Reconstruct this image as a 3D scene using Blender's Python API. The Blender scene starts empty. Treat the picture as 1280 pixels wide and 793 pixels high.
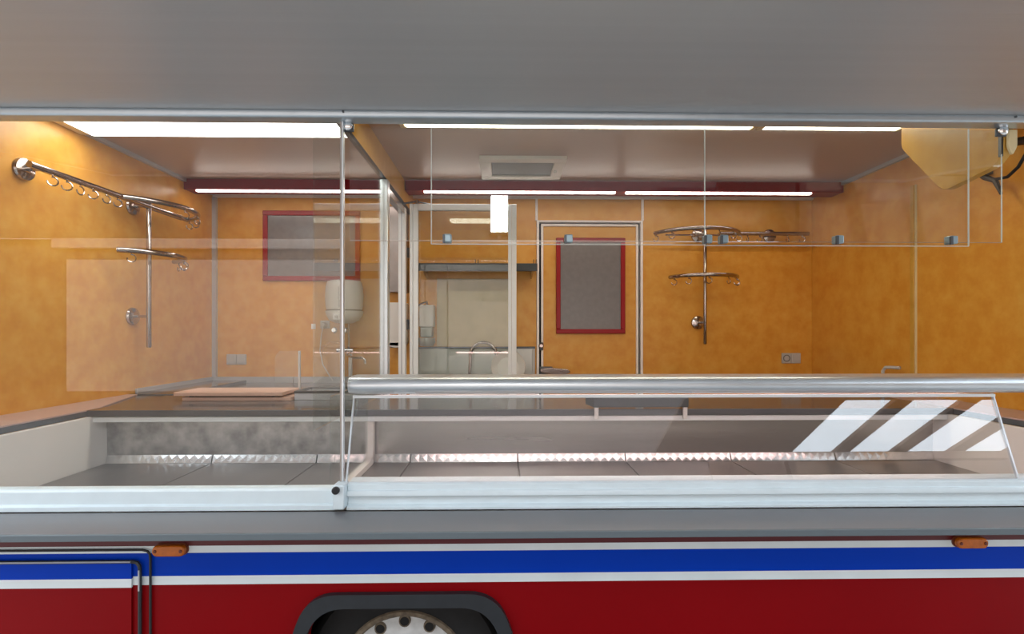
import bpy, bmesh, math, random
from mathutils import Vector, Matrix
random.seed(7)
R = math.radians
S = bpy.context.scene
C = S.collection

# ------------------------------------------------------------------ camera
cam_d = bpy.data.cameras.new('camera')
cam = bpy.data.objects.new('camera', cam_d); C.objects.link(cam)
cam_d.sensor_width = 36.0
cam_d.lens = 36.0 * 660.0 / 1280.0
cam_d.shift_y = 18.5 / 1280.0
cam_d.clip_start = 0.02
cam.location = (0, 0, 1.5)
cam.rotation_euler = (R(90), 0, R(-1.08))
S.camera = cam

# ------------------------------------------------------------------ sky, sun, exposure
w = bpy.data.worlds.new('sky'); S.world = w; w.use_nodes = True
wn = w.node_tree; bg = wn.nodes['Background']
bg.inputs['Color'].default_value = (0.80, 0.90, 1.0, 1)
bg.inputs['Strength'].default_value = 2.5
sun_d = bpy.data.lights.new('sun', 'SUN'); sun_d.energy = 4.0; sun_d.angle = R(1.0)
sun_d.color = (1.0, 0.95, 0.88)
sun = bpy.data.objects.new('sun', sun_d); C.objects.link(sun)
sun.rotation_euler = (R(-48), 0, R(12))         # shines from behind the trailer
S.view_settings.view_transform = 'Standard'
S.view_settings.look = 'None'
S.view_settings.gamma = 1.0
S.view_settings.use_curve_mapping = False
S.view_settings.exposure = 0.62

# ------------------------------------------------------------------ materials
M = {}
def new_mat(n):
    m = bpy.data.materials.new(n); m.use_nodes = True; M[n] = m
    return m, m.node_tree, m.node_tree.nodes['Principled BSDF']
def pbr(n, col, rough=0.5, metal=0.0, spec=0.5, noise=0.0, nscale=8.0, bump=0.0, bscale=120.0, aniso=0.0, stretch=(1,1,1), coat=0.0, emit=None, es=0.0):
    m, t, b = new_mat(n)
    b.inputs['Base Color'].default_value = (*col, 1)
    b.inputs['Roughness'].default_value = rough
    b.inputs['Metallic'].default_value = metal
    b.inputs['Specular IOR Level'].default_value = spec
    b.inputs['Anisotropic'].default_value = aniso
    b.inputs['Coat Weight'].default_value = coat
    if emit:
        b.inputs['Emission Color'].default_value = (*emit, 1); b.inputs['Emission Strength'].default_value = es
    if noise or bump:
        g = t.nodes.new('ShaderNodeNewGeometry'); mp = t.nodes.new('ShaderNodeMapping')
        mp.inputs['Scale'].default_value = stretch
        t.links.new(g.outputs['Position'], mp.inputs['Vector'])
    if noise:
        nz = t.nodes.new('ShaderNodeTexNoise'); nz.inputs['Scale'].default_value = nscale; nz.inputs['Detail'].default_value = 5
        t.links.new(mp.outputs[0], nz.inputs['Vector'])
        rp = t.nodes.new('ShaderNodeValToRGB')
        rp.color_ramp.elements[0].position = 0.3; rp.color_ramp.elements[1].position = 0.7
        rp.color_ramp.elements[0].color = (*[max(0, c*(1-noise)) for c in col], 1)
        rp.color_ramp.elements[1].color = (*[min(1, c*(1+noise)) for c in col], 1)
        t.links.new(nz.outputs['Fac'], rp.inputs[0]); t.links.new(rp.outputs[0], b.inputs['Base Color'])
        mr = t.nodes.new('ShaderNodeMapRange')
        mr.inputs['To Min'].default_value = max(.02, rough*0.85); mr.inputs['To Max'].default_value = min(1, rough*1.15)
        t.links.new(nz.outputs['Fac'], mr.inputs['Value']); t.links.new(mr.outputs[0], b.inputs['Roughness'])
    if bump:
        n2 = t.nodes.new('ShaderNodeTexNoise'); n2.inputs['Scale'].default_value = bscale; n2.inputs['Detail'].default_value = 3
        t.links.new(mp.outputs[0], n2.inputs['Vector'])
        bp = t.nodes.new('ShaderNodeBump'); bp.inputs['Strength'].default_value = bump; bp.inputs['Distance'].default_value = 0.002
        t.links.new(n2.outputs['Fac'], bp.inputs['Height']); t.links.new(bp.outputs[0], b.inputs['Normal'])
    return m

def laminate(n, c0, c1, c2):
    m, t, b = new_mat(n)
    g = t.nodes.new('ShaderNodeNewGeometry')
    a = t.nodes.new('ShaderNodeTexNoise'); a.inputs['Scale'].default_value = 10; a.inputs['Detail'].default_value = 7; a.inputs['Roughness'].default_value = .62
    d = t.nodes.new('ShaderNodeTexNoise'); d.inputs['Scale'].default_value = 1.1; d.inputs['Detail'].default_value = 2
    for q in (a, d): t.links.new(g.outputs['Position'], q.inputs['Vector'])
    mx = t.nodes.new('ShaderNodeMix'); mx.inputs[0].default_value = .30
    t.links.new(a.outputs['Fac'], mx.inputs[2]); t.links.new(d.outputs['Fac'], mx.inputs[3])
    rp = t.nodes.new('ShaderNodeValToRGB'); e = rp.color_ramp.elements
    e[0].position = .38; e[0].color = (*c0, 1); e[1].position = .62; e[1].color = (*c2, 1)
    k = e.new(.5); k.color = (*c1, 1)
    t.links.new(mx.outputs[0], rp.inputs[0]); t.links.new(rp.outputs[0], b.inputs['Base Color'])
    b.inputs['Roughness'].default_value = .34; b.inputs['Specular IOR Level'].default_value = .45
    return m

def thin_glass(n, tint, f0=0.04, rough=0.0):
    m = bpy.data.materials.new(n); m.use_nodes = True; M[n] = m
    t = m.node_tree; t.nodes.clear()
    o = t.nodes.new('ShaderNodeOutputMaterial'); mx = t.nodes.new('ShaderNodeMixShader')
    tr = t.nodes.new('ShaderNodeBsdfTransparent'); tr.inputs[0].default_value = (*tint, 1)
    gl = t.nodes.new('ShaderNodeBsdfGlossy'); gl.inputs['Roughness'].default_value = rough; gl.inputs[0].default_value = (1, 1, 1, 1)
    lw = t.nodes.new('ShaderNodeLayerWeight'); lw.inputs['Blend'].default_value = .5
    p = t.nodes.new('ShaderNodeMath'); p.operation = 'POWER'; p.inputs[1].default_value = 5
    q = t.nodes.new('ShaderNodeMath'); q.operation = 'MULTIPLY_ADD'; q.inputs[1].default_value = 1 - f0; q.inputs[2].default_value = f0
    t.links.new(lw.outputs['Facing'], p.inputs[0]); t.links.new(p.outputs[0], q.inputs[0])
    t.links.new(q.outputs[0], mx.inputs[0]); t.links.new(tr.outputs[0], mx.inputs[1]); t.links.new(gl.outputs[0], mx.inputs[2])
    t.links.new(mx.outputs[0], o.inputs[0])
    return m

def emitter(n, col, s):
    m = bpy.data.materials.new(n); m.use_nodes = True; M[n] = m
    t = m.node_tree; t.nodes.clear()
    o = t.nodes.new('ShaderNodeOutputMaterial'); e = t.nodes.new('ShaderNodeEmission')
    e.inputs[0].default_value = (*col, 1); e.inputs[1].default_value = s
    t.links.new(e.outputs[0], o.inputs[0]); return m

laminate('laminate', (.66, .28, .03), (.71, .335, .045), (.745, .385, .066))
laminate('panel_yellow', (.54, .28, .035), (.60, .33, .05), (.64, .37, .07))
pbr('ceiling', (.45, .315, .24), .36)
pbr('hatch', (.49, .495, .50), .30, metal=.35, noise=.03, nscale=3, bump=.25, bscale=30, stretch=(.02, 8, 1))
pbr('aluminium', (.70, .75, .79), .30, metal=.75, noise=.04, nscale=12)
pbr('hinge_alu', (.50, .57, .62), .30, metal=.75, noise=.04, nscale=12)
pbr('white_alu', (.84, .87, .88), .38, metal=.0, noise=.03, nscale=10)
pbr('white_sill', (.74, .84, .88), .42, noise=.03, nscale=14)
pbr('white_panel', (.84, .79, .75), .40, noise=.03, nscale=5)
pbr('steel', (.56, .54, .53), .26, metal=.92, noise=.14, nscale=10, bump=.05, bscale=90, stretch=(.06, 1, 1))
pbr('steel_worn', (.46, .44, .43), .34, metal=.85, noise=.35, nscale=16, bump=.05, bscale=60)
pbr('steel_floor', (.27, .24, .225), .30, metal=.85, noise=.16, nscale=7, bump=.06, bscale=90, stretch=(1, .08, 1))
pbr('bright_steel', (.80, .79, .79), .22, metal=.95, noise=.08, nscale=40)
pbr('chrome', (.44, .39, .36), .16, metal=1.0)
pbr('chrome_bright', (.82, .82, .82), .10, metal=1.0)
pbr('worktop', (.10, .105, .115), .14, noise=.10, nscale=160)
pbr('shelf_grey', (.165, .163, .17), .34, noise=.07, nscale=5, bump=.03, bscale=200)
pbr('shelf_edge', (.11, .135, .15), .45)
pbr('maroon', (.22, .004, .012), .40, spec=.2)
pbr('frame_red', (.32, .006, .009), .30, spec=.3)
pbr('body_red', (.21, .001, .003), .35, spec=.10, noise=.05, nscale=2)
pbr('body_maroon', (.09, .004, .007), .35)
pbr('body_blue', (.0, .042, .45), .35, spec=.10, noise=.05, nscale=2)
pbr('body_white', (.70, .77, .79), .36, noise=.04, nscale=6)
pbr('black_rubber', (.012, .012, .013), .55, noise=.2, nscale=30)
pbr('arch_plastic', (.016, .019, .023), .42, noise=.15, nscale=20)
pbr('tyre', (.007, .007, .007), .8, noise=.2, nscale=40)
pbr('wheel_well', (.01, .01, .01), .9)
pbr('rim_paint', (.62, .63, .62), .5, noise=.2, nscale=18)
pbr('rim_rust', (.16, .125, .085), .7, metal=.3, noise=.45, nscale=45, bump=.3, bscale=150)
pbr('nut', (.22, .17, .13), .6, metal=.6, noise=.3, nscale=60)
pbr('amber', (.50, .12, .003), .22, noise=.15, nscale=60)
pbr('amber_dark', (.16, .03, .006), .5)
pbr('window_grey', (.20, .19, .19), .22, noise=.06, nscale=30)
pbr('white_plastic', (.78, .77, .74), .35)
pbr('heater_white', (.74, .72, .68), .30)
pbr('socket_grey', (.50, .49, .47), .45)
pbr('socket_dark', (.18, .17, .16), .5)
pbr('board', (.64, .42, .33), .5, noise=.05, nscale=40, bump=.15, bscale=500)
pbr('sheen_pink', (.56, .40, .37), .32)  # pinkish reflection on the side worktops, put into the colour
pbr('beige_panel', (.60, .50, .30), .35, noise=.06, nscale=10)
pbr('tray_dark', (.05, .06, .065), .45, noise=.1, nscale=20)
pbr('vent_white', (.72, .68, .62), .45)
pbr('vent_glass', (.07, .075, .07), .5, spec=.2)
pbr('clip_blue', (.30, .40, .45), .35, metal=.6)
pbr('dark_metal', (.10, .11, .12), .4, metal=.7)
pbr('black_gap', (.006, .006, .006), .8)
pbr('trim_grey', (.50, .52, .55), .35, metal=.3)
pbr('trim_pink', (.92, .87, .83), .38)
pbr('splash_green', (.40, .42, .38), .30, metal=.5, noise=.05, nscale=8)
pbr('glass_edge', (.62, .66, .62), .25)
pbr('edge_brown', (.34, .30, .27), .3, metal=.5)
pbr('cable_black', (.012, .012, .013), .5)
pbr('cable_white', (.72, .70, .66), .5)
pbr('fixture_cream', (.74, .60, .34), .4)
pbr('outer_skin', (.70, .71, .72), .45)
pbr('interior_floor', (.22, .21, .20), .5, noise=.1, nscale=60)
pbr('paving', (.19, .185, .18), .85, noise=.15, nscale=3, bump=.2, bscale=30)
pbr('plaster', (.50, .42, .38), .9, noise=.06, nscale=1.5, bump=.2, bscale=40)
pbr('facade_window', (.03, .035, .04), .1)
pbr('roof_dark', (.055, .042, .038), .8, noise=.2, nscale=8)
pbr('timber', (.15, .10, .07), .7, noise=.2, nscale=10)
thin_glass('pane', (.97, .98, .975), .04)
thin_glass('pane_case', (.97, .98, .98), .095)
thin_glass('pane_clear', (.93, .95, .94), .045)
thin_glass('pane_guard', (.95, .96, .95), .02)
emitter('lamp_white', (1.0, .97, .92), 6.0)
emitter('lamp_warm', (1.0, .93, .72), 6.0)
emitter('lamp_strip', (1.0, .88, .80), 9.5)
emitter('lamp_pink', (1.0, .68, .64), 8.0)
emitter('flood', (1.0, .99, .96), 55.0)

# ------------------------------------------------------------------ mesh builder
W = {}                                   # world origin of every object
class MB:
    def __init__(s): s.v = []; s.f = []
    def add(s, vs, fs):
        o = len(s.v); s.v += [tuple(map(float, p)) for p in vs]; s.f += [tuple(i+o for i in q) for q in fs]; return s
    def box(s, x0, x1, y0, y1, z0, z1):
        return s.add([(x0,y0,z0),(x1,y0,z0),(x1,y1,z0),(x0,y1,z0),(x0,y0,z1),(x1,y0,z1),(x1,y1,z1),(x0,y1,z1)],
                     [(0,3,2,1),(4,5,6,7),(0,1,5,4),(1,2,6,5),(2,3,7,6),(3,0,4,7)])
    def prism(s, pts, axis, a, b):
        """2-D outline extruded along axis: 'x' pts=(y,z), 'y' pts=(x,z), 'z' pts=(x,y)"""
        def mk(p, t): return {'x': (t,p[0],p[1]), 'y': (p[0],t,p[1]), 'z': (p[0],p[1],t)}[axis]
        n = len(pts)
        return s.add([mk(p,a) for p in pts] + [mk(p,b) for p in pts],
                     [tuple(range(n-1,-1,-1)), tuple(range(n,2*n))] + [(i,(i+1)%n,n+(i+1)%n,n+i) for i in range(n)])
    def tube(s, pts, r, seg=10, cap=True):
        pts = [Vector(p) for p in pts]; n = len(pts); rings = []
        t0 = (pts[1]-pts[0]).normalized()
        u = t0.orthogonal().normalized()
        for i, p in enumerate(pts):
            t = (pts[min(i+1,n-1)] - pts[max(i-1,0)]).normalized()
            u = (u - t*u.dot(t)).normalized(); v = t.cross(u)
            rr = r[i] if isinstance(r, (list, tuple)) else r
            rings.append([p + (u*math.cos(2*math.pi*k/seg) + v*math.sin(2*math.pi*k/seg))*rr for k in range(seg)])
        vs = [q for ring in rings for q in ring]; fs = []
        for i in range(n-1):
            for k in range(seg):
                a = i*seg+k; b = i*seg+(k+1)%seg
                fs.append((a, b, b+seg, a+seg))
        if cap: fs += [tuple(range(seg-1,-1,-1)), tuple(range((n-1)*seg, n*seg))]
        return s.add(vs, fs)
    def lathe(s, prof, origin, axis=(0,0,1), seg=20, cap=True):
        """prof = [(radius, height)...] turned about axis through origin"""
        ax = Vector(axis).normalized(); u = ax.orthogonal().normalized(); v = ax.cross(u); o = Vector(origin)
        vs = []; fs = []
        for r, h in prof:
            for k in range(seg):
                a = 2*math.pi*k/seg
                vs.append(o + ax*h + (u*math.cos(a)+v*math.sin(a))*max(r, 1e-5))
        n = len(prof)
        for i in range(n-1):
            for k in range(seg):
                a = i*seg+k; b = i*seg+(k+1)%seg
                fs.append((a, b, b+seg, a+seg))
        if cap: fs += [tuple(range(seg-1,-1,-1)), tuple(range((n-1)*seg, n*seg))]
        return s.add(vs, fs)
    def build(s, name, mat, parent=None, bevel=0.0, smooth=False, seg=2):
        me = bpy.data.meshes.new(name)
        xs = [p[0] for p in s.v]; ys = [p[1] for p in s.v]; zs = [p[2] for p in s.v]
        org = Vector(((min(xs)+max(xs))/2, (min(ys)+max(ys))/2, min(zs)))
        me.from_pydata([Vector(p)-org for p in s.v], [], s.f); me.update()
        bm = bmesh.new(); bm.from_mesh(me); bmesh.ops.recalc_face_normals(bm, faces=bm.faces); bm.to_mesh(me); bm.free()
        me.materials.append(M[mat])
        o = bpy.data.objects.new(name, me); C.objects.link(o)
        W[o] = org
        if parent is not None:
            o.parent = parent; o.location = org - W[parent]
        else: o.location = org
        if bevel:
            b = o.modifiers.new('edge_bevel', 'BEVEL'); b.width = bevel; b.segments = seg; b.limit_method = 'ANGLE'; b.angle_limit = R(40)
        if smooth:
            me.shade_smooth()
            try: me.set_sharp_from_angle(angle=R(38))
            except Exception: pass
        return o

def B(name, mat, parent, x0, x1, y0, y1, z0, z1, bevel=0.0, seg=2):
    return MB().box(x0,x1,y0,y1,z0,z1).build(name, mat, parent, bevel, bool(bevel), seg)
def tag(o, label, cat, group=None):
    o['label'] = label; o['category'] = cat
    if group: o['group'] = group
    return o
def thing(name, label, cat, loc, group=None):
    o = bpy.data.objects.new(name, None); C.objects.link(o); o.location = loc; o.empty_display_size = .05
    W[o] = Vector(loc); return tag(o, label, cat, group)
def struct(o, label=None):
    o['kind'] = 'structure'
    if label: o['label'] = label
    return o
def sthing(name, label, loc):
    o = bpy.data.objects.new(name, None); C.objects.link(o); o.location = loc; o.empty_display_size = .05
    W[o] = Vector(loc); return struct(o, label)
def rr(x0, x1, y0, y1, r, n=6, corners=(1,1,1,1)):
    """rounded rectangle outline, corners = bl, br, tr, tl"""
    out = []
    for (cx, cy, a0, on, px, py) in ((x0+r,y0+r,180,corners[0],x0,y0),(x1-r,y0+r,270,corners[1],x1,y0),(x1-r,y1-r,0,corners[2],x1,y1),(x0+r,y1-r,90,corners[3],x0,y1)):
        if on:
            for k in range(n+1):
                a = R(a0 + 90*k/n); out.append((cx+r*math.cos(a), cy+r*math.sin(a)))
        else: out.append((px, py))
    return out
def fillet(pts, rads, n=6):
    """polygon with rounded corners"""
    out = []; m = len(pts)
    for i in range(m):
        p = Vector(pts[i]); r = rads[i]
        if r <= 0: out.append(tuple(p)); continue
        a = (Vector(pts[i-1])-p).normalized(); b = (Vector(pts[(i+1)%m])-p).normalized()
        A = p + a*r; Bq = p + b*r
        for k in range(n+1):
            t = k/n; q = A*(1-t)**2 + p*2*t*(1-t) + Bq*t*t
            out.append(tuple(q))
    return out

XL, XR, YB = -2.16, 2.374, 4.0           # inner faces of the trailer
ZC, ZF, ZG = 2.54, 0.45, -0.115           # ceiling, interior floor, ground outside
# ------------------------------------------------------------------ setting
struct(B('ground', 'paving', None, -30, 30, -30, 30, ZG-.2, ZG), 'grey paved yard the trailer stands on')
struct(B('floor', 'interior_floor', None, XL, XR, 2.33, YB, ZF-.05, ZF), 'dark floor inside the trailer')
c_ = struct(B('ceiling', 'ceiling', None, XL-.03, XR+.03, 1.9, YB+.03, ZC, ZC+.06), 'pale satin ceiling inside the trailer')
wl = struct(B('wall_left', 'laminate', None, XL-.04, XL, 1.9, YB+.03, .1, ZC), 'mottled orange laminate side wall')
wr = struct(B('wall_right', 'laminate', None, XR, XR+.04, 1.9, YB+.03, .1, ZC), 'mottled orange laminate side wall')
# back wall: laminate panels side by side, door bay left open
wb = sthing('wall_back', 'mottled orange laminate rear wall', (0, YB, ZF))
for x0, x1, z0, z1 in ((XL, -.68, ZF, ZC), (-.68, .262, ZF, ZC), (.262, 1.066, 2.335, ZC), (1.066, XR, ZF, ZC)):
    B('wall_panel', 'laminate', wb, x0+.001, x1-.001, YB, YB+.03, z0, z1)
B('outer_skin', 'outer_skin', wb, XL-.03, XR+.03, YB+.06, YB+.08, .1, ZC)
# wall trims
tl = struct(B('trim_1', 'trim_grey', None, XL, XL+.028, YB-.028, YB, ZF, 2.505), 'grey corner strip between side and rear wall')
struct(B('trim_2', 'trim_pink', None, XL, XR, YB-.022, YB, 2.505, 2.53, .004), 'pale cornice strip along top of the rear wall')
struct(B('trim_3', 'trim_pink', None, .252, .270, YB-.014, YB, 2.343, 2.505, .002), 'pale strip above the door hinge side')
struct(B('trim_4', 'trim_pink', None, 1.058, 1.076, YB-.014, YB, 2.343, 2.505, .002), 'pale strip above the door lock side')
t5 = struct(B('trim_5', 'panel_yellow', None, XR-.014, XR, 2.985, 3.012, 1.14, 2.343, .002), 'narrow yellow joint strip on the right side wall')
B('joint_edge', 'fixture_cream', t5, XR-.008, XR, 2.976, 2.984, 1.14, 2.343)
struct(B('trim_6', 'trim_grey', None, XL, XL+.022, 1.92, YB-.03, ZC-.022, ZC), 'grey cove strip under ceiling on the left wall')
struct(B('trim_7', 'trim_grey', None, XR-.022, XR, 1.92, YB-.03, ZC-.022, ZC), 'grey cove strip under ceiling on the right wall')

# front side: header above the opening, painted side panel below
hd = sthing('wall_front', 'painted trailer side with red, white and blue bands', (0, 1.83, ZG))
B('header', 'panel_yellow', hd, XL-.04, XR+.04, 1.862, 1.90, 2.262, ZC+.06)
arch_in = fillet([(-.70, .0), (-.668, .46), (-.628, .556), (-.055, .556), (-.012, .46), (.025, .0)][::-1], [0, .02, .09, .09, .02, 0])
red = [(XL-.04, .0), (XL-.04, .633), (XR+.04, .633), (XR+.04, .0)] + [p for p in arch_in]
MB().prism(red, 'y', 1.83, 1.86).build('red_panel', 'body_red', hd)
for nm, mt, z0, z1 in (('white_band', 'body_white', .633, .663), ('blue_band', 'body_blue', .663, .742), ('white_band', 'body_white', .742, .766), ('maroon_band', 'body_maroon', .766, .866)):
    B(nm, mt, hd, XL-.04, XR+.04, 1.83, 1.86, z0, z1)

# roof and awning flap
hatch = thing('serving_hatch', 'large grey metal serving flap raised above the counter', 'hatch', (0, 1.84, 2.26))
ta = math.tan(R(8))
def hz(y): return 2.262 + (1.84-y)*ta
MB().prism([(1.84, hz(1.84)), (.55, hz(.55)), (.55, hz(.55)+.05), (1.84, hz(1.84)+.05)], 'x', -2.32, 2.50).build('flap_panel', 'hatch', hatch)
MB().prism([(.51, hz(.51)-.012), (.56, hz(.56)-.012), (.56, hz(.56)+.06), (.51, hz(.51)+.06)], 'x', -2.34, 2.52).build('edge_profile', 'aluminium', hatch, .006, True)
for x in (-2.34, 2.50):
    MB().prism([(1.80, hz(1.80)-.01), (.56, hz(.56)-.01), (.56, hz(.56)+.06), (1.80, hz(1.80)+.06)], 'x', x, x+.02).build('side_profile', 'aluminium', hatch, .004, True)
rail = MB().prism(fillet([(1.826, 2.238), (1.88, 2.236), (1.90, 2.262), (1.84, 2.27), (1.822, 2.262)], [.008, .004, .004, .004, .008], 4), 'x', XL-.04, XR+.04)
rl = rail.build('hinge_rail', 'hinge_alu', hatch, 0, True)
for x in (-.545, 1.805):
    MB().lathe([(.004, 0), (.004, .004)], (x, 1.8235, 2.256), (0, -1, 0), 8).build('rivet', 'dark_metal', rl)

# ------------------------------------------------------------------ outside shelf
sh = thing('customer_shelf', 'grey customer shelf running along the outside under the display', 'shelf', (0, 1.74, .862))
B('shelf_board', 'shelf_grey', sh, XL-.03, XR+.03, 1.636, 1.828, .864, .882, .002)
B('front_edge', 'shelf_edge', sh, XL-.03, XR+.03, 1.628, 1.636, .861, .882, .002)

# ------------------------------------------------------------------ refrigerated display counter
dc = thing('display_counter', 'long refrigerated display counter with white sill and steel well', 'display counter', (.1, 2.1, ZF))
joints = [-1.88, -1.38, -.885, -.44, .075, .595, 1.108, 1.62, 2.11]
for a, b in zip(joints[:-1], joints[1:]):
    B('floor_panel', 'steel_floor', dc, a+.0025, b-.0025, 1.90, 2.530, .862, .876, .002)
for i, (a, b) in enumerate(zip(joints[:-1], joints[1:])):
    m = MB(); g = .003
    A0 = Vector((a+g, 2.505, .876)); 
    n = max(2, int(round((b-a)/.040))); dx = (b-a-2*g)/n
    y0, z0, y1, z1 = 2.532, .8765, 2.547, .9125
    nn = Vector((0, -(z1-z0), (y1-y0))).normalized()
    for k in range(n):
        xa = a+g+k*dx; xb = xa+dx
        p = [Vector((xa,y0,z0)), Vector((xb,y0,z0)), Vector((xb,y1,z1)), Vector((xa,y1,z1))]
        apex = sum(p, Vector())/4 + nn*.0014
        m.add(p+[apex], [(0,1,4),(1,2,4),(2,3,4),(3,0,4)])
    m.add([(a+g,y0,z0-.01),(b-g,y0,z0-.01),(b-g,y1+.008,z1-.005),(a+g,y1+.008,z1-.005)], [(0,1,2,3)])
    m.build('embossed_strip', 'bright_steel', dc)
for a, b, mt in ((-1.88, -.625, 'steel_worn'), (-.62, 2.11, 'steel')):
    MB().prism([(2.548, .9125), (2.545, 1.0825), (2.555, 1.0825), (2.558, .9125)], 'x', a+.002, b-.002).build('back_panel', mt, dc)
B('back_rail', 'white_alu', dc, -1.90, 2.13, 2.462, 2.56, 1.083, 1.108, .003)
# end walls of the well
for x0, x1 in ((-1.90, -1.88), (2.11, 2.13)):
    B('end_panel', 'white_panel', dc, x0, x1, 1.87, 2.60, .86, 1.110, .003)
B('lower_cladding', 'white_panel', dc, XL+.002, XR-.002, 2.42, 2.44, ZF, .84)
B('well_underside', 'white_panel', dc, XL+.002, XR-.002, 1.87, 2.6, .84, .858)
B('rear_cladding', 'white_panel', dc, XL+.002, XR-.002, 2.98, 3.0, ZF, 1.10)
# sills
sl = MB().prism([(1.90,.953),(1.848,.953),(1.842,.949),(1.842,.905),(1.836,.903),(1.832,.900),(1.832,.8835),(1.90,.8835)], 'x', XL-.03, -.578)
sl.build('front_sill', 'white_sill', dc, .0015, True)
sr = MB().prism([(1.92,.975),(1.853,.972),(1.846,.967),(1.846,.949),(1.838,.948),(1.835,.944),(1.835,.930),(1.84,.927),(1.852,.925),(1.852,.899),(1.836,.896),(1.832,.893),(1.832,.8835),(1.92,.8835)], 'x', -.537, XR+.03)
sr.build('front_sill', 'white_sill', dc, .0015, True)
cp = MB().box(-.577,-.538,1.806,1.87,.893,.976).build('clamp_block', 'white_sill', dc, .004, True)
MB().lathe([(.011,0),(.013,.003),(.013,.012),(.009,.016),(.0,.017)], (-.563,1.806,.962), (0,-1,0), 16).build('clamp_knob', 'black_rubber', cp, 0, True)
# pane dividing the well, with its white L-shaped seal
B('divider_pane', 'pane_clear', dc, -.626, -.620, 1.93, 2.45, .88, 1.265)
pts = fillet([(1.93,.878),(2.50,.878),(2.529,.905),(2.529,1.08),(2.50,1.08),(2.498,.925),(2.46,.902),(1.93,.902)], [0,.02,.03,0,0,.03,.03,0], 5)
MB().prism(pts, 'x', -.64, -.606).build('divider_seal', 'white_panel', dc, .003, True)

# slanted front glass with its round aluminium rail
fg = thing('display_front_glass', 'slanted front glass of the display case under a round aluminium rail', 'display glass', (.65, 1.85, .973))
gx0, gx1 = -.548, 1.852
g0, g1 = (1.856, .974), (1.955, 1.268)
MB().prism([g0, g1, (g1[0]+.006, g1[1]-.002), (g0[0]+.006, g0[1]-.002)], 'x', gx0, gx1).build('pane', 'pane_case', fg)
for x in (gx0, gx1-.006):
    MB().prism([(g0[0]-.002,g0[1]), (g1[0]-.002,g1[1]), (g1[0]+.010,g1[1]), (g0[0]+.010,g0[1])], 'x', x, x+.006).build('edge_strip', 'aluminium', fg, .002, True)
rp_ = [(1.935+.031*math.cos(R(a)), 1.305+.030*math.sin(R(a))) for a in range(90, 281, 14)]
prof = [(2.03, 1.330), (2.03, 1.337), (1.955, 1.337)] + rp_ + [(1.945, 1.272), (1.965, 1.272), (1.97, 1.330)]
MB().prism(prof, 'x', gx0-.006, XR-.02).build('top_rail', 'aluminium', fg, 0, True)
MB().prism([(1.948,1.256),(1.962,1.256),(1.962,1.266),(1.948,1.266)], 'x', gx0, gx1).build('lower_rail', 'white_alu', fg)
for x in (-.39, .62, 1.60):
    B('latch', 'trim_grey', fg, x, x+.075, 1.915, 1.93, 1.276, 1.281, .001)

lp = B('lamp_housing', 'white_alu', fg, -.50, 1.80, 1.975, 2.015, 1.300, 1.328)
B('lamp_tube', 'lamp_pink', lp, -.46, 1.76, 1.980, 2.010, 1.284, 1.300, .004)

# ------------------------------------------------------------------ worktops
wt = thing('worktop', 'dark grey laminate worktop behind the display, returning along both walls', 'worktop', (.1, 2.7, 1.11))
B('main_top', 'worktop', wt, -1.90, 2.13, 2.45, 3.02, 1.110, 1.14, .003)
B('side_top', 'worktop', wt, XL+.001, -1.901, 1.90, 3.08, 1.110, 1.134, .003)
B('side_top', 'worktop', wt, XL+.001, -1.901, 3.081, YB-.03, 1.110, 1.14, .003)
B('side_top', 'worktop', wt, 2.131, XR-.001, 1.90, 3.02, 1.110, 1.134, .003)
MB().prism([(XL+.001,1.90),(-1.906,1.90),(-1.906,2.52),(XL+.06,3.08),(XL+.001,3.08)], 'z', 1.1345, 1.140).build('painted_sheen', 'sheen_pink', wt)  # painted reflection: thin pinkish sheet for the sheen on the glossy top
B('painted_sheen', 'sheen_pink', wt, 2.135, XR-.001, 1.90, 3.02, 1.1345, 1.140)  # same painted reflection on the right-hand top
B('rear_top', 'worktop', wt, -1.90, -.75, 3.45, YB-.03, 1.09, 1.12, .003)
B('rear_upstand', 'trim_grey', wt, XL+.03, -1.555, YB-.04, YB-.03, 1.12, 1.165)
B('rear_upstand', 'trim_grey', wt, -1.55, -.75, YB-.04, YB-.03, 1.12, 1.165)
B('side_upstand', 'trim_grey', wt, XL+.001, XL+.010, 3.15, YB-.03, 1.14, 1.165)

# ------------------------------------------------------------------ flat glass left of the case
ls = thing('glass_screen', 'tall flat glass screen closing the left side of the serving opening', 'glass screen', (-1.35, 1.866, .953))
B('pane', 'pane', ls, XL-.03, -.566, 1.862, 1.868, .953, 2.238)
B('edge_profile', 'edge_brown', ls, -.567, -.561, 1.858, 1.872, .976, 2.236)
B('edge_profile', 'aluminium', ls, -.5605, -.555, 1.856, 1.874, .976, 2.236)

# hanging upper glass with clips
us = thing('hanging_glass_screen', 'frameless upper glass screen hanging in front of the right compartment', 'glass screen', (.63, 1.9, 1.81))
B('back_pane', 'pane', us, -.545, 1.828, 1.896, 1.901, 1.827, 2.236)
B('sliding_pane', 'pane', us, -.251, .7275, 1.884, 1.889, 1.813, 2.236)
B('sliding_pane', 'pane', us, .7305, 1.694, 1.884, 1.889, 1.811, 2.236)
B('bottom_edge', 'edge_brown', us, -.545, 1.828, 1.8965, 1.9005, 1.8255, 1.827)
for x0, x1, z in ((-.251, .7275, 1.8115), (.7305, 1.694, 1.8095)):
    B('bottom_edge', 'glass_edge', us, x0, x1, 1.8845, 1.8885, z, z+.0022)
for x in (-.252, .729, 1.694):
    B('side_edge', 'glass_edge', us, x-.0014, x+.0014, 1.8845, 1.8885, 1.812, 2.236)
B('side_edge', 'glass_edge', us, 1.827, 1.829, 1.8965, 1.9005, 1.827, 2.15)
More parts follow.
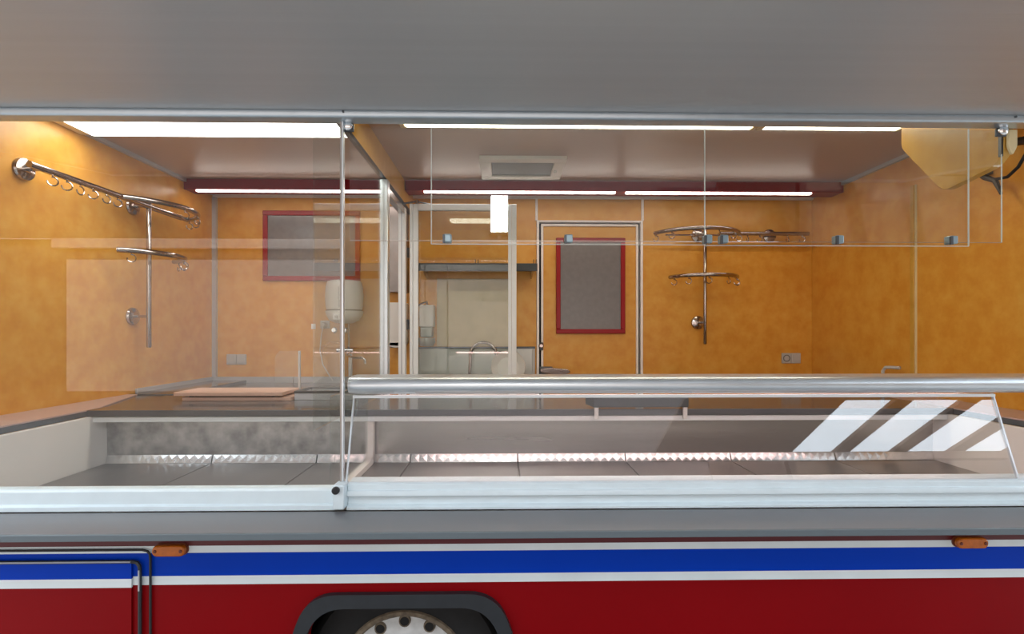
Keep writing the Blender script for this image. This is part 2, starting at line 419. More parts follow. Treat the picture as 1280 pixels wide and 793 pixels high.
for x in (-.194, .238, .740, .798, 1.217, 1.634):
    k = MB().box(x-.014, x+.014, 1.876, 1.908, 1.818, 1.848).build('clip', 'clip_blue', us, .004, True)
    B('clip_tongue', 'dark_metal', k, x-.016, x-.008, 1.872, 1.880, 1.815, 1.845)
for x in (-.543, 1.806):
    k = MB().lathe([(.016,0),(.017,.003),(.017,.008),(.012,.012),(.0,.013)], (x,1.874,2.226), (0,-1,0), 20).build('mounting_disc', 'chrome_bright', us, 0, True)
    B('disc_plate', 'dark_metal', k, x-.019, x+.019, 1.8745, 1.884, 2.207, 2.236, .003)

# ------------------------------------------------------------------ bracket board on the right
br = thing('bracket_board', 'yellow laminated bracket board with cut corner hanging at the right', 'bracket', (1.855, 2.1, 2.12))
op = fillet([(1.898,2.236),(1.905,2.150),(1.95,2.118),(2.17,2.085),(2.40,2.345),(2.40,2.54),(1.902,2.54)], [0,.03,.02,.04,.03,0,0], 6)
MB().prism(op, 'x', 1.840, 1.872).build('board', 'panel_yellow', br, .002, True)
B('angle_plate', 'dark_metal', br, 1.832, 1.840, 1.904, 1.916, 2.145, 2.236)
MB().prism(fillet([(1.842,2.236),(1.842,2.175),(1.857,2.142),(1.874,2.175),(1.874,2.236)], [0,.01,.01,.01,0], 4), 'y', 1.884, 1.896).build('front_cap', 'fixture_cream', br, .003, True)

# ------------------------------------------------------------------ beam and glass partition
bm_ = tag(B('ceiling_beam', 'panel_yellow', None, -.70, -.668, 1.905, YB-.001, 2.385, ZC, .002), 'yellow laminated beam under the ceiling above the glass partition', 'beam')
B('edge_strip', 'dark_metal', bm_, -.702, -.667, 1.905, YB-.002, 2.3825, 2.385)
gp = thing('glass_partition', 'glass partition with aluminium posts between the two compartments', 'partition', (-.68, 2.9, 1.14))
B('pane', 'pane_clear', gp, -.683, -.677, 1.92, 3.04, 1.142, 2.378)
for y, z1, mt in ((3.076, 2.378, 'aluminium'), (3.62, 2.345, 'white_alu')):
    p = B('post', mt, gp, -.703, -.657, y-.030, y+.030, ZF, z1, .003)
    B('groove', 'trim_grey', p, -.684, -.676, y-.032, y-.029, ZF, z1)
B('head_rail', 'steel', gp, -.70, -.66, 3.107, 3.589, 2.30, 2.345, .003)
# steel wall sheet seen through the doorway
# open glass door
gd = thing('glass_door', 'white framed glass door standing open against the rear sink', 'door', (-.26, 3.72, ZF))
dx0, dx1, dy = -.636, .100, 3.66
for x0, x1 in ((dx0, dx0+.022), (dx0+.022, dx0+.058), (dx1-.034, dx1), (dx1-.058, dx1-.034)):
    B('stile', 'white_alu', gd, x0+.0005, x1-.0005, dy-.018 if (x0 in (dx0, dx1-.034)) else dy-.011, dy+.018, ZF+.02, 2.382, .002)
B('top_frame', 'white_alu', gd, dx0+.058, dx1-.058, dy-.016, dy+.016, 2.338, 2.382, .003)
B('bottom_frame', 'white_alu', gd, dx0+.058, dx1-.058, dy-.016, dy+.016, ZF+.02, ZF+.10, .003)
B('pane', 'pane_clear', gd, dx0+.058, dx1-.058, dy-.003, dy+.003, ZF+.10, 2.338)
cl = MB().tube([(-.70,3.62,2.372),(-.60,3.655,2.398),(-.55,3.655,2.392),(-.34,3.675,2.352)], .006, 8).build('closer_arm', 'dark_metal', gd, 0, True)
B('closer_track', 'dark_metal', cl, -.37, -.28, 3.666, 3.684, 2.345, 2.360, .002)
MB().lathe([(.012,0),(.012,.025)], (-.585,3.655,2.385), (0,0,1), 12).build('closer_pivot', 'chrome', cl)
for z in (2.05, 1.55):
    MB().tube([(-.655,3.69,z-.035),(-.655,3.69,z+.035)], .010, 10).build('hinge', 'dark_metal', gd)

# ------------------------------------------------------------------ ceiling lights
lt = thing('ceiling_light', 'wide bright ceiling light panel above the left compartment', 'light', (-1.4, 2.6, 2.50))
B('housing', 'fixture_cream', lt, -2.150, -.72, 2.40, 2.738, 2.506, ZC, .002)
B('diffuser', 'lamp_white', lt, -2.085, -.73, 2.41, 2.733, 2.500, 2.506)
for nm, xa, xb, lab in (('a', -.47, 1.222, 'long warm fluorescent light above the right compartment'), ('b', 1.285, 1.955, 'short warm fluorescent light beside the bracket board')):
    t = thing('fluorescent_light', lab, 'light', ((xa+xb)/2, 2.52, 2.495))
    B('housing', 'fixture_cream', t, xa-.028, xb+.028, 2.42, 2.60, 2.514, ZC, .003)
    B('diffuser', 'lamp_warm', t, xa, xb, 2.44, 2.592, 2.499, 2.514, .006)
    for x in (xa-.026, xb+.002): B('end_cap', 'fixture_cream', t, x, x+.024, 2.435, 2.596, 2.497, 2.514, .003)
e3 = tag(MB().prism(fillet([(1.99,2.44),(2.16,2.44),(2.16,2.50),(2.08,2.60),(1.99,2.60)],[0,0,.02,.02,0],4), 'z', 2.50, ZC).build('cable_cover', 'fixture_cream', None, .003, True), 'cream cable cover on the ceiling beyond the short light', 'cover')

# maroon pelmets with light strips
for xa, xb, strips, lab in ((XL+.002, -.705, [(-2.08, -.75)], 'maroon pelmet with a light strip across the left compartment'),
                            (-.663, XR-.003, [(-.535, .782), (.856, 2.15)], 'maroon pelmet with two light strips across the right compartment')):
    p = thing('pelmet', lab, 'pelmet', ((xa+xb)/2, 3.65, 2.46))
    B('face_board', 'maroon', p, xa, xb, 3.62, 3.645, 2.467, ZC, .003)
    B('underside', 'maroon', p, xa, xb, 3.645, 3.76, 2.470, 2.485)
    for a, b in strips:
        B('light_strip', 'lamp_strip', p, a, b, 3.624, 3.650, 2.456, 2.4665, .002)

# skylight hatch
vt = thing('roof_vent', 'square white roof vent with dark panel in the ceiling', 'vent', (.12, 3.32, 2.51))
def frame_z(x0,x1,y0,y1,t,z0,z1,nm,mt,par,bev=.003):
    B(nm, mt, par, x0, x1, y0, y0+t, z0, z1, bev); B(nm, mt, par, x0, x1, y1-t, y1, z0, z1, bev)
    B(nm, mt, par, x0, x0+t, y0+t, y1-t, z0, z1, bev); B(nm, mt, par, x1-t, x1, y0+t, y1-t, z0, z1, bev)
frame_z(-.135, .385, 3.11, 3.53, .07, 2.518, ZC, 'frame', 'vent_white', vt)
B('dark_panel', 'vent_glass', vt, -.064, .314, 3.181, 3.459, 2.526, ZC-.002, .002)
for k in range(26):
    x = -.130 + k*.0196
    B('grille_rib', 'vent_white', vt, x, x+.010, 3.103, 3.110, 2.52, 2.536)
MB().lathe([(.010,0),(.010,.012),(.004,.016)], (.335,3.33,2.518), (0,0,-1), 12).build('knob', 'white_plastic', vt, 0, True)

# ------------------------------------------------------------------ rear window and door
def framed_window(name, x0, x1, z0, z1, t, parent, y=YB, top=True):
    fr = []
    for (a,b,c,d) in ((x0,x1,z1-t,z1),(x0,x1,z0,z0+t),(x0,x0+t,z0+t,z1-t),(x1-t,x1,z0+t,z1-t)):
        fr.append(B('window_frame', 'frame_red', parent, a, b, y-.022, y, c, d, .005))
    B('window_pane', 'window_grey', parent, x0+t, x1-t, y-.010, y-.003, z0+t, z1-t)
w1 = sthing('window_1', 'grey window in a red frame on the rear wall at left', (-1.43, YB, 1.88))
framed_window('window', -1.79, -1.066, 1.882, 2.408, .036, w1)
d1 = sthing('door_1', 'orange rear door with red framed window and pale trim', (.66, YB, ZF))
B('leaf', 'laminate', d1, .298, 1.034, YB+.002, YB+.03, ZF, 2.315)
for x0, x1, z0, z1 in ((.262,.280,ZF,2.343),(1.050,1.068,ZF,2.343),(.280,1.050,2.329,2.343)):
    B('door_frame', 'trim_pink', d1, x0, x1, YB-.020, YB+.02, z0, z1, .002)
for x0, x1, z0, z1 in ((.2955,.312,ZF,2.316),(1.018,1.0345,ZF,2.316),(.312,1.018,2.300,2.316)):
    B('leaf_edging', 'trim_pink', d1, x0, x1, YB-.016, YB+.02, z0, z1, .002)
B('gap_seal', 'black_gap', d1, .280, 1.050, YB+.031, YB+.034, ZF, 2.329)
wd = B('window_backing', 'window_grey', d1, .44, .90, YB-.006, YB+.001, 1.52, 2.18)
framed_window('door_window', .409, .934, 1.486, 2.212, .034, d1, YB+.001)
hn = MB().prism(fillet([(.285,1.20),(.40,1.175),(.49,1.185),(.515,1.20),(.49,1.222),(.37,1.232),(.285,1.225)],[.01]*7,4), 'y', YB-.075, YB-.05).build('handle', 'chrome', d1, .005, True)
B('handle_plate', 'dark_metal', hn, .283, .38, YB-.05, YB-.015, 1.180, 1.238, .005)
MB().lathe([(.020,0),(.020,.012),(.012,.02)], (.295,YB-.02,1.395), (0,-1,0), 14).build('lock_cylinder', 'chrome', d1, 0, True)
B('lock_plate', 'dark_metal', d1, .284, .310, YB-.030, YB-.017, 1.36, 1.42, .004)

# ------------------------------------------------------------------ hook racks
def arc_pts(c, u, v, half, sag, n=18):
    r = (half*half + sag*sag)/(2*sag); a0 = math.asin(min(1, half/r)); 
    if sag > half: a0 = math.pi - a0
    out = []
    for k in range(n+1):
        a = -a0 + 2*a0*k/n
        out.append(Vector(c) + Vector(v)*(r*math.sin(a)) + Vector(u)*(r*math.cos(a) - (r-sag)))
    return out
hook_mesh = None
def hook(parent, p, ang):
    """open steel ring hung under the rail at p"""
    global hook_mesh
    if hook_mesh is None:
        m = MB(); pts = [(0,0,0),(0,0,-.010)]
        for k in range(13):
            a = R(100 - 285*k/12); pts.append((.020*math.cos(a), 0, -.030+.020*math.sin(a)))
        m.tube(pts, .0034, 6)
        o = m.build('hook', 'chrome', None, 0, True)
        me = o.data; me.transform(Matrix.Translation(W[o])); bpy.data.objects.remove(o); hook_mesh = me
    o = bpy.data.objects.new('hook', hook_mesh); C.objects.link(o); o.parent = parent
    o.location = Vector(p) - W[parent]; o.rotation_euler = (0, 0, ang); W[o] = Vector(p)
def rack(label, base, u, v, straight, pole_v, rings, flanges, hooks, zt):
    """base = wall point; u = out of the wall; v = along the wall"""
    u = Vector(u); v = Vector(v); b = Vector(base)
    t = thing('hook_rack', label, 'hook rack', tuple(b + v*pole_v + Vector((0,0,1.41))))
    def P(a, o, z): return b + v*a + u*o + Vector((0,0,z))
    MB().tube([P(pole_v,.10,1.408), P(pole_v,.10,1.414), P(pole_v,.10,zt+.045), P(pole_v,.10,zt+.05)], [.010,.0135,.0135,.010], 12).build('pole', 'chrome', t, 0, True)
    MB().tube([P(straight[0],.10,zt), P(straight[1],.10,zt)], .015, 12).build('straight_rail', 'chrome', t, 0, True)
    for z, c, half, sag in rings:
        pts = arc_pts(P(c,.10,z), u, v, half, sag)
        MB().tube(pts, .015, 12).build('curved_rail', 'chrome', t, 0, True)
        if z == zt: MB().tube([P(c-half*.75,.10,z-.012), P(c+half*.75,.10,z-.012)], .006, 8).build('cross_rod', 'chrome', t, 0, True)
    for a, z in flanges:
        f_ = MB().lathe([(.050,0),(.052,.006),(.048,.016),(.030,.022),(.012,.024)], P(a,0.0005,z), u, 22).build('wall_flange', 'chrome', t, 0, True)
        MB().tube([P(a,.02,z), P(a,.10,z)], .008, 10).build('flange_arm', 'chrome', f_, 0, True)
    for a, o, z in hooks:
        hook(t, P(a, o, z-.012), random.uniform(-.9, .9) + (0 if abs(u.y) > .5 else math.pi/2*.75))
    return t
def on_ring(c, half, sag, q):
    r = (half*half+sag*sag)/(2*sag); a0 = math.asin(min(1, half/r)); a = a0*q
    return c + r*math.sin(a), .10 + r*math.cos(a) - (r-sag)
zt = 2.232
h1 = [(a, .10, zt) for a in (2.46, 2.54, 2.62, 2.70, 2.79, 2.87)]
h1 += [(*on_ring(3.20,.30,.185,q), zt) for q in (-.1, .35, .7, .95)]
h1 += [(*on_ring(3.11,.245,.17,q), 1.94) for q in (-.8, .35, .6, .85)]
rack('steel hook rack on the left side wall with long straight rail', (XL,0,0), (1,0,0), (0,1,0), (2.34, 3.48), 3.12,
     [(zt, 3.20, .30, .185), (1.94, 3.11, .245, .17)], [(2.42, zt), (3.12, zt), (3.12, 1.59)], h1, zt)
h2 = [(*on_ring(1.45,.315,.22,q), zt) for q in (-.97, -.62, -.25, .2, .55, .9)] + [(a, .10, zt) for a in (1.83, 1.92, 2.13, 2.24)]
h2 += [(*on_ring(1.497,.25,.2,q), 1.905) for q in (-.85, -.5, -.1, .35, .7, .92)]
rack('steel hook rack on the rear wall right of the orange door', (0,YB,0), (0,-1,0), (1,0,0), (1.62, 2.29), 1.51,
     [(zt, 1.45, .315, .22), (1.905, 1.497, .25, .2)], [(2.04, zt), (1.49, zt), (1.49, 1.57)], h2, zt)

# ------------------------------------------------------------------ small fittings on the rear wall
def socket(x0, z0, n, label, holes):
    t = thing('power_socket', label, 'socket', (x0+.04*n, YB, z0))
    for k in range(n):
        f_ = B('plate', 'socket_grey', t, x0+.074*k, x0+.074*k+.072, YB-.010, YB, z0, z0+.078, .003)
        if k in holes:
            MB().lathe([(.027,0),(.027,.003),(.022,.003),(.021,.001)], (x0+.074*k+.036, YB-.010, z0+.039), (0,-1,0), 18).build('socket_ring', 'socket_dark', f_, 0, True)
            MB().lathe([(.020,0),(.020,.001)], (x0+.074*k+.036, YB-.0105, z0+.039), (0,-1,0), 16).build('socket_face', 'socket_grey', f_)
        else: B('flap', 'socket_grey', f_, x0+.074*k+.010, x0+.074*k+.062, YB-.014, YB-.010, z0+.010, z0+.068, .002)
socket(-2.062, 1.254, 2, 'double grey socket with closed flaps above the cutting boards', ())
socket(2.136, 1.259, 2, 'grey socket with one round outlet at the right of the rear wall', (0,))
tag(B('wall_note', 'white_plastic', None, -1.435, -1.402, YB-.003, YB, 1.52, 1.56), 'tiny white square tag on the wall below the red framed window', 'tag')

wh = thing('water_heater', 'small white water heater mounted under the red framed window', 'water heater', (-1.145, YB-.1, 1.55))
MB().lathe([(.085,1.872-1.66),(.118,1.865-1.66),(.130,.165),(.134,.10),(.130,.03),(.124,.0)][::-1], (-1.145, YB-.14, 1.66), (0,0,1), 28).build('tank', 'heater_white', wh, 0, True)
MB().lathe([(.06,0),(.105,.022),(.128,.060),(.133,.088)], (-1.145, YB-.14, 1.562), (0,0,1), 28).build('lower_cap', 'heater_white', wh, 0, True)
B('seam', 'socket_grey', wh, -1.148, -1.143, YB-.277, YB-.26, 1.672, 1.82)
MB().lathe([(.126,0),(.126,.011)], (-1.145, YB-.14, 1.6495), (0,0,1), 28).build('gap_ring', 'socket_dark', wh)
dp = B('dial_plate', 'white_plastic', wh, -1.185, -1.135, YB-.285, YB-.262, 1.582, 1.630, .004)
MB().lathe([(.012,0),(.010,.012)], (-1.158, YB-.285, 1.606), (0,-1,0), 14).build('dial', 'socket_grey', dp)
B('wall_mount', 'socket_grey', wh, -1.20, -1.09, YB-.06, YB, 1.68, 1.82)

tp = thing('wall_tap', 'chrome mixer tap with swivel spout below the water heater', 'tap', (-1.14, YB-.1, 1.33))
MB().tube([(-1.165,YB-.14,1.565),(-1.165,YB-.14,1.36)], .008, 8).build('pipe', 'chrome', tp, 0, True)
MB().tube([(-1.115,YB-.14,1.565),(-1.115,YB-.14,1.36)], .008, 8).build('pipe', 'chrome', tp, 0, True)
MB().tube([(-1.20,YB-.14,1.365),(-1.08,YB-.14,1.365)], .016, 10).build('mixer_body', 'chrome_bright', tp, 0, True)
for x in (-1.205, -1.13):
    MB().lathe([(.008,0),(.020,.008),(.022,.03),(.014,.042)], (x,YB-.16,1.512), (0,-1,0), 14).build('valve_knob', 'chrome_bright', tp, 0, True)
MB().tube([(-1.12,YB-.15,1.36),(-1.12,YB-.17,1.33),(-1.06,YB-.22,1.318),(-.985,YB-.26,1.318),(-.965,YB-.27,1.305),(-.96,YB-.27,1.275)], .0085, 10).build('spout', 'chrome_bright', tp, 0, True)
B('drain_pipe', 'white_plastic', tp, -1.13, -1.105, YB-.10, YB-.075, 1.12, 1.34, .006)

pg = thing('heater_plug', 'grey plug with white cable left of the water heater', 'plug', (-1.33, YB, 1.54))
B('wall_outlet', 'socket_grey', pg, -1.365, -1.295, YB-.012, YB, 1.525, 1.585, .004)
MB().lathe([(.022,0),(.022,.02),(.012,.045)], (-1.33,YB-.012,1.553), (0,-1,0), 14).build('plug_body', 'socket_grey', pg, 0, True)
MB().tube([(-1.33,YB-.05,1.545),(-1.345,YB-.05,1.46),(-1.355,YB-.045,1.36),(-1.335,YB-.045,1.26),(-1.295,YB-.045,1.19),(-1.26,YB-.045,1.135)], .004, 8).build('cable', 'cable_white', pg, 0, True)

# steel sheet, paper dispenser beyond the posts
tag(B('steel_cabinet', 'steel_floor', None, -.86, -.705, YB-.12, YB, 1.79, 2.42, .004), 'brushed steel cabinet on the rear wall beside the partition', 'cabinet')
pd_ = thing('paper_dispenser', 'white paper towel dispenser below the steel cabinet', 'dispenser', (-.77, YB-.06, 1.38))
MB().prism(fillet([(-.85,1.715),(-.85,1.42),(-.82,1.385),(-.73,1.385),(-.705,1.42),(-.705,1.715)],[.01,.02,.04,.04,.02,.01],5), 'y', YB-.12, YB).build('case', 'white_plastic', pd_, .006, True)
B('outlet_slot', 'socket_dark', pd_, -.83, -.73, YB-.10, YB-.03, 1.382, 1.388)

sd = thing('soap_dispenser', 'cream soap dispenser with elbow lever behind the open glass door', 'dispenser', (-.56, YB-.05, 1.46))
B('holder', 'white_plastic', sd, -.615, -.505, YB-.09, YB, 1.535, 1.70, .010)
B('bottle', 'splash_green', sd, -.605, -.515, YB-.085, YB-.005, 1.46, 1.535, .008)
MB().tube([(-.56,YB-.05,1.70),(-.56,YB-.06,1.725),(-.60,YB-.13,1.70),(-.645,YB-.17,1.655)], .007, 8).build('lever', 'chrome', sd, 0, True)
MB().lathe([(.05,0),(.065,.03),(.06,.06)], (-.56,YB-.075,1.395), (0,0,1), 18).build('drip_cup', 'splash_green', sd, 0, True)

# shelf above the sink
sf = thing('wall_shelf', 'stainless steel wall shelf above the rear sink', 'shelf', (-.17, YB-.1, 1.93))
B('board', 'steel', sf, -.60, .250, YB-.26, YB, 1.955, 1.975, .003)
B('front_lip', 'tray_dark', sf, -.60, .250, YB-.268, YB-.26, 1.930, 1.985, .002)
for x in (-.57, .215):
    MB().prism([(YB,1.955),(YB-.22,1.955),(YB-.22,1.94),(YB,1.90)], 'x', x, x+.012).build('bracket', 'steel', sf)
for x in (-.19, -.17, .225, .243):
    MB().tube([(x,YB-.245,1.975),(x,YB-.245,2.015)], .004, 8).build('peg', 'chrome', sf)

# sink unit
su = thing('sink_unit', 'stainless steel sink unit with backsplash beside the rear door', 'sink', (-.2, YB-.3, ZF))
B('cabinet', 'white_panel', su, -.64, .245, YB-.30, YB-.02, ZF, 1.08, .004)
for x0, x1, y0, y1 in ((-.645,.25,YB-.315,YB-.29),(-.645,.25,YB-.15,YB-.02),(-.645,-.10,YB-.29,YB-.15),(.20,.25,YB-.29,YB-.15)):
    B('steel_top', 'steel', su, x0, x1, y0, y1, 1.08, 1.10, .002)
B('backsplash', 'splash_green', su, -.645, .228, YB-.018, YB-.004, 1.10, 1.372)
B('backsplash_edge', 'dark_metal', su, -.645, .25, YB-.022, YB-.004, 1.372, 1.388, .002)
B('corner_strip', 'socket_grey', su, .229, .248, YB-.022, YB-.004, 1.10, 1.372)
B('splash_panel', 'beige_panel', su, -.49, .06, YB-.012, YB-.004, 1.39, 1.90)
tk = thing('swan_neck_tap', 'chrome swan neck tap over the rear sink', 'tap', (-.24, YB-.12, 1.10))
pp = [(-.238,YB-.12,1.10),(-.238,YB-.12,1.20),(-.232,YB-.12,1.29)]
for k in range(9):
    a = R(170 - 165*k/8); pp.append((-.137+.098*math.cos(a), YB-.12-.02*k/8, 1.325+.098*math.sin(a)))
MB().tube(pp, .011, 10).build('spout', 'chrome', tk, 0, True)
MB().lathe([(.024,0),(.022,.04),(.014,.06)], (-.238,YB-.12,1.10), (0,0,1), 14).build('base', 'chrome_bright', tk, 0, True)
MB().tube([(-.238,YB-.12,1.14),(-.30,YB-.15,1.155)], .006, 8).build('lever', 'chrome_bright', tk)
bw = thing('white_bowl', 'white round bowl leaning on the sink backsplash', 'bowl', (.02, YB-.12, 1.10))
MB().lathe([(.06,0),(.085,.006),(.118,.045),(.128,.05),(.124,.056),(.112,.047),(.08,.014),(.0,.010)], (.045,YB-.065,1.228), (0,-.96,.28), 28).build('shell', 'white_plastic', bw, 0, True)

# ------------------------------------------------------------------ left worktop things
for k, (x0, x1, y0, y1, z0, lab) in enumerate(((-1.665,-1.10,2.77,3.0,1.1405,'lower of two stacked pale cutting boards on the left worktop'),
                                               (-1.70,-1.14,2.755,3.0,1.168,'upper of two stacked pale cutting boards on the left worktop'))):
    pts = fillet([(x0,y0),(x1,y0),(x1,y1),(x0,y1)], [.015]*4, 4)
    cbd = tag(MB().prism(pts, 'z', z0, z0+.018).build('cutting_board', 'board', None, .0015, True), lab, 'cutting board', 'cutting boards on the worktop')
    if k:
        for fx, fy in ((-1.63, 2.80), (-1.20, 2.80), (-1.63, 2.97), (-1.20, 2.97)):
            MB().lathe([(.010,0),(.010,.0095)], (fx, fy, 1.1585), (0,0,1), 10).build('rubber_foot', 'black_rubber', cbd)
sk = thing('inset_sink', 'small dark rimmed steel sink box on the left worktop', 'sink', (-1.0, 2.92, 1.14))
sx0, sx1, sy0, sy1 = -1.095, -.76, 2.80, 3.015
for x0,x1,y0,y1 in ((sx0,sx1,sy0,sy0+.02),(sx0,sx1,sy1-.02,sy1),(sx0,sx0+.02,sy0+.02,sy1-.02),(sx1-.02,sx1,sy0+.02,sy1-.02)):
    B('rim', 'tray_dark', sk, x0,x1,y0,y1,1.175,1.188,.002)
    B('side', 'trim_grey', sk, x0+.002,x1-.002,y0+.002,y1-.002,1.141,1.175)
B('basin', 'bright_steel', sk, sx0+.02,sx1-.02,sy0+.02,sy1-.02,1.142,1.150)
sg = tag(MB().prism(fillet([(-1.283,1.1405),(-1.148,1.1405),(-1.148,1.392),(-1.262,1.392),(-1.283,1.35)],[0,0,.004,.02,.02],4), 'y', 3.005, 3.011).build('splash_guard', 'pane_guard', None), 'small upright clear glass splash guard behind the cutting boards', 'splash guard')
B('edge_strip', 'socket_grey', sg, -1.150, -1.141, 3.000, 3.016, 1.1405, 1.392)

# dark board on two white brackets in the display
tr = thing('serving_board', 'dark grey board held on two white brackets behind the display glass', 'board', (.63, 2.5, 1.15))
MB().prism([(.400,2.53),(.420,2.415),(.860,2.415),(.866,2.53)], 'z', 1.152, 1.196).build('board', 'tray_dark', tr, .004, True)
for x in (.428, .842):
    B('bracket', 'white_plastic', tr, x, x+.020, 2.438, 2.4485, 1.095, 1.151, .002)

# right wall pipe handle and cables
ph = tag(MB().tube([(XR-.02,3.18,1.14),(XR-.05,3.18,1.16),(XR-.05,3.18,1.26),(XR-.045,3.165,1.283),(XR-.04,3.13,1.286),(XR-.02,3.08,1.286)], .010, 10).build('wall_pipe', 'socket_grey', None, 0, True), 'bent beige pipe on the right wall above the worktop', 'pipe')
cb = thing('cable_bundle', 'black cables hanging on the right wall behind the bracket board', 'cable', (XR-.05, 2.4, 2.14))
MB().tube([(2.30,2.52,2.275),(2.30,2.47,2.235),(2.30,2.42,2.205),(2.30,2.39,2.135)], [.010,.014,.012,.006], 8).build('plug_end', 'cable_black', cb, 0, True)
MB().tube([(2.30,2.42,2.212),(2.30,2.36,2.205),(2.30,2.31,2.235),(2.30,2.27,2.29),(2.31,2.24,2.36)], .007, 8).build('cable', 'cable_black', cb, 0, True)
MB().tube([(2.33,2.37,2.365),(2.32,2.30,2.350),(2.32,2.20,2.335),(2.33,2.05,2.34)], .018, 8).build('cable', 'cable_black', cb, 0, True)
B('cable_clip', 'dark_metal', cb, 2.28, 2.372, 2.505, 2.535, 2.262, 2.288, .003)

# ------------------------------------------------------------------ painted side: flap, lamps, wheel
fl = thing('service_flap', 'painted service flap with black seal at the lower left', 'flap', (-1.7, 1.83, .1))
zf = .72
for nm, mt, z0, z1 in (('red_panel','body_red',.1,.628), ('white_band','body_white',.628,.658), ('blue_band','body_blue',.658,zf-.004)):
    B(nm, mt, fl, XL-.035, -1.262, 1.822, 1.8295, z0, z1)
MB().tube([(XL-.03,1.822,.7565),(-1.225,1.822,.7565),(-1.208,1.822,.752),(-1.200,1.822,.742),(-1.198,1.822,.72),(-1.198,1.822,.1)], .0042, 8).build('outer_seal', 'black_rubber', fl, 0, True)
sx = MB().tube([(XL-.03,1.820,.7175),(-1.255,1.820,.7175),(-1.242,1.820,.714),(-1.234,1.820,.704),(-1.232,1.820,.69),(-1.232,1.820,.1)], .0062, 8).build('inner_seal', 'arch_plastic', fl, 0, True)
MB().tube([(XL-.03,1.8145,.719),(-1.26,1.8145,.719)], .0028, 6).build('seal_trim', 'trim_grey', sx)
MB().tube([(-1.232,1.8145,.69),(-1.232,1.8145,.62)], .0028, 6).build('seal_trim', 'trim_grey', sx)

def marker(x, z, label):
    t = thing('marker_lamp', label, 'lamp', (x, 1.83, z-.02))
    MB().prism(rr(x-.058, x+.058, z-.0205, z+.0205, .0195, 6), 'y', 1.824, 1.8298).build('base', 'amber_dark', t)
    l = MB().prism(rr(x-.055, x+.055, z-.0185, z+.0185, .0175, 6), 'y', 1.806, 1.824).build('lens', 'amber', t, .005, True, 3)
    for s in (-.043, .043):
        MB().lathe([(.006,0),(.005,.0025)], (x+s,1.806,z), (0,-1,0), 10).build('screw', 'amber_dark', l)
marker(-1.13, .7565, 'amber oval marker lamp beside the service flap')
marker(1.64, .7625, 'amber oval marker lamp below the right end of the shelf')

ar = thing('wheel_arch', 'black plastic wheel arch trim with rounded upper corners', 'wheel arch', (-.33, 1.83, .0))
inn = fillet([(-.70,.0),(-.668,.46),(-.628,.556),(-.055,.556),(-.012,.46),(.025,.0)], [0,.02,.09,.09,.02,0], 8)
out = fillet([(-.752,.0),(-.716,.46),(-.665,.603),(-.018,.603),(.038,.46),(.075,.0)], [0,.02,.10,.10,.02,0], 8)
MB().prism(out + inn[::-1], 'y', 1.806, 1.8298).build('trim_ring', 'arch_plastic', ar, .006, True)
inn = fillet([(-.84,.0),(-.84,.46),(-.80,.70),(.10,.70),(.14,.46),(.14,.0)], [0,.02,.09,.09,.02,0], 8)
m = MB(); n = len(inn)
m.add([(p[0],1.861,p[1]) for p in inn] + [(p[0],2.30,p[1]) for p in inn], [(i,i+1,n+i+1,n+i) for i in range(n-1)])
m.add([(p[0],2.30,p[1]) for p in inn], [tuple(range(n))])
m.build('inner_liner', 'wheel_well', ar)

wc = Vector((-.352, 1.95, .255))
wh_ = thing('wheel', 'road wheel with white rusty rim inside the black arch', 'wheel', (wc.x, wc.y, ZG))
MB().lathe([(.215,-.02),(.235,-.03),(.28,-.035),(.345,-.02),(.37,.02),(.37,.17),(.345,.21),(.24,.21)], wc, (0,1,0), 48, False).build('tyre', 'tyre', wh_, 0, True)
MB().lathe([(.238,-.028),(.240,-.020),(.222,-.012),(.214,-.016),(.212,-.028),(.220,-.036),(.232,-.036),(.238,-.028)], wc, (0,1,0), 48, False).build('rim_flange', 'rim_rust', wh_, 0, True)
rim = MB().lathe([(.214,-.012),(.204,.006),(.196,.008),(.15,.002),(.11,-.004),(.085,-.030),(.0,-.034)], wc, (0,1,0), 48, False).build('rim_disc', 'rim_paint', wh_, 0, True)
for k in range(12):
    a = R(90 + 2 + 30*k); q = wc + Vector((math.cos(a)*.180, 0.003, math.sin(a)*.180))
    MB().lathe([(.0,-.004),(.017,-.004),(.017,.008)], q, (0,1,0), 16).build('vent_hole', 'black_gap', rim)
    MB().lathe([(.017,.006),(.017,-.006),(.021,-.006),(.023,.006)], q, (0,1,0), 16, False).build('hole_rim', 'rim_rust', rim)
for k in range(6):
    a = R(90 + 60*k); q = wc + Vector((math.cos(a)*.112, -.004, math.sin(a)*.112))
    MB().lathe([(.018,0),(.018,-.016),(.010,-.022)], q, (0,1,0), 6).build('wheel_nut', 'nut', rim)

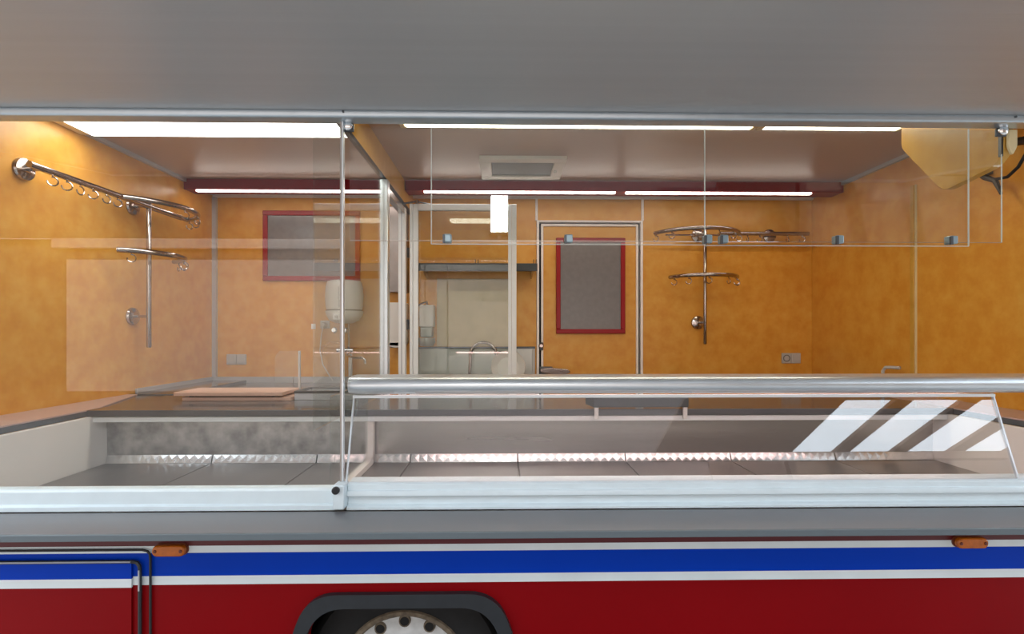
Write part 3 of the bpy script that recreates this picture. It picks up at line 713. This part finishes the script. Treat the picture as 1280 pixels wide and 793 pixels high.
# ------------------------------------------------------------------ across the yard (seen only as reflections)
fa = thing('yard_building', 'low plastered building with dark roof across the yard, mirrored in the glass', 'building', (-3, -6, ZG))
B('facade', 'plaster', fa, -7.9, 3.0, -6.4, -6, .42, 2.83)
B('plinth', 'timber', fa, -7.9, 3.0, -6.4, -5.98, ZG, .42)
B('fascia_board', 'timber', fa, -8.0, 3.1, -6.4, -5.98, 2.83, 3.0)
B('gutter', 'plaster', fa, -8.1, 3.2, -6.4, -5.9, 3.0, 3.19, .02)
MB().prism([(-5.9, 3.19), (-6.0, 3.19), (-11.0, 11.2), (-11.0, 11.4)], 'x', -16, 5.4).build('roof', 'roof_dark', fa)
B('barn_wall', 'timber', fa, 3.0, 5.4, -6.4, -6.05, ZG, 3.18)
B('barn_wall', 'timber', fa, -16, -7.9, -6.4, -6.05, ZG, 3.19)
fo = thing('floodlight', 'white floodlight standing above the gutter of the building across the yard', 'floodlight', (-.05, -5.9, 3.2))
B('housing', 'dark_metal', fo, -.24, .14, -6.0, -5.86, 3.29, 4.02, .01)
B('lens', 'flood', fo, -.20, .10, -5.86, -5.85, 3.33, 3.98)
B('stand', 'dark_metal', fo, -.08, -.02, -5.96, -5.90, 3.195, 3.29)

pe = thing('open_shed', 'open timber shed with broad spaced roof planks to the right of the yard', 'shed', (8, -2, ZG))
B('rear_wall', 'timber', pe, 5.42, 15, -6.5, -6.42, ZG, 4.62)
B('sky_block_boards', 'timber', pe, 4.2, 5.42, -6.5, -6.42, 4.1, 4.62)  # added, out of view: closes a gap where the glass would mirror sky
for x in (5.6, 10.0, 14.5):
    for y in (-6.0, 1.2):
        B('post', 'timber', pe, x-.07, x+.07, y-.07, y+.07, ZG, 4.45)
B('sky_block_sheet', 'timber', pe, 3.0, 5.7, -6.3, 1.7, 4.6, 4.66)  # added unseen sheet, covers a wedge of sky mirrored in the glass
for k in range(1, 9):
    x = 5.4 + k*1.15
    B('roof_plank', 'timber', pe, x, x+.30, -6.3, 1.7, 4.6, 4.66)
for y in (-6.0, -3.6, -1.2, 1.2):
    B('cross_beam', 'timber', pe, 3.0, 15.3, y-.06, y+.06, 4.45, 4.6)
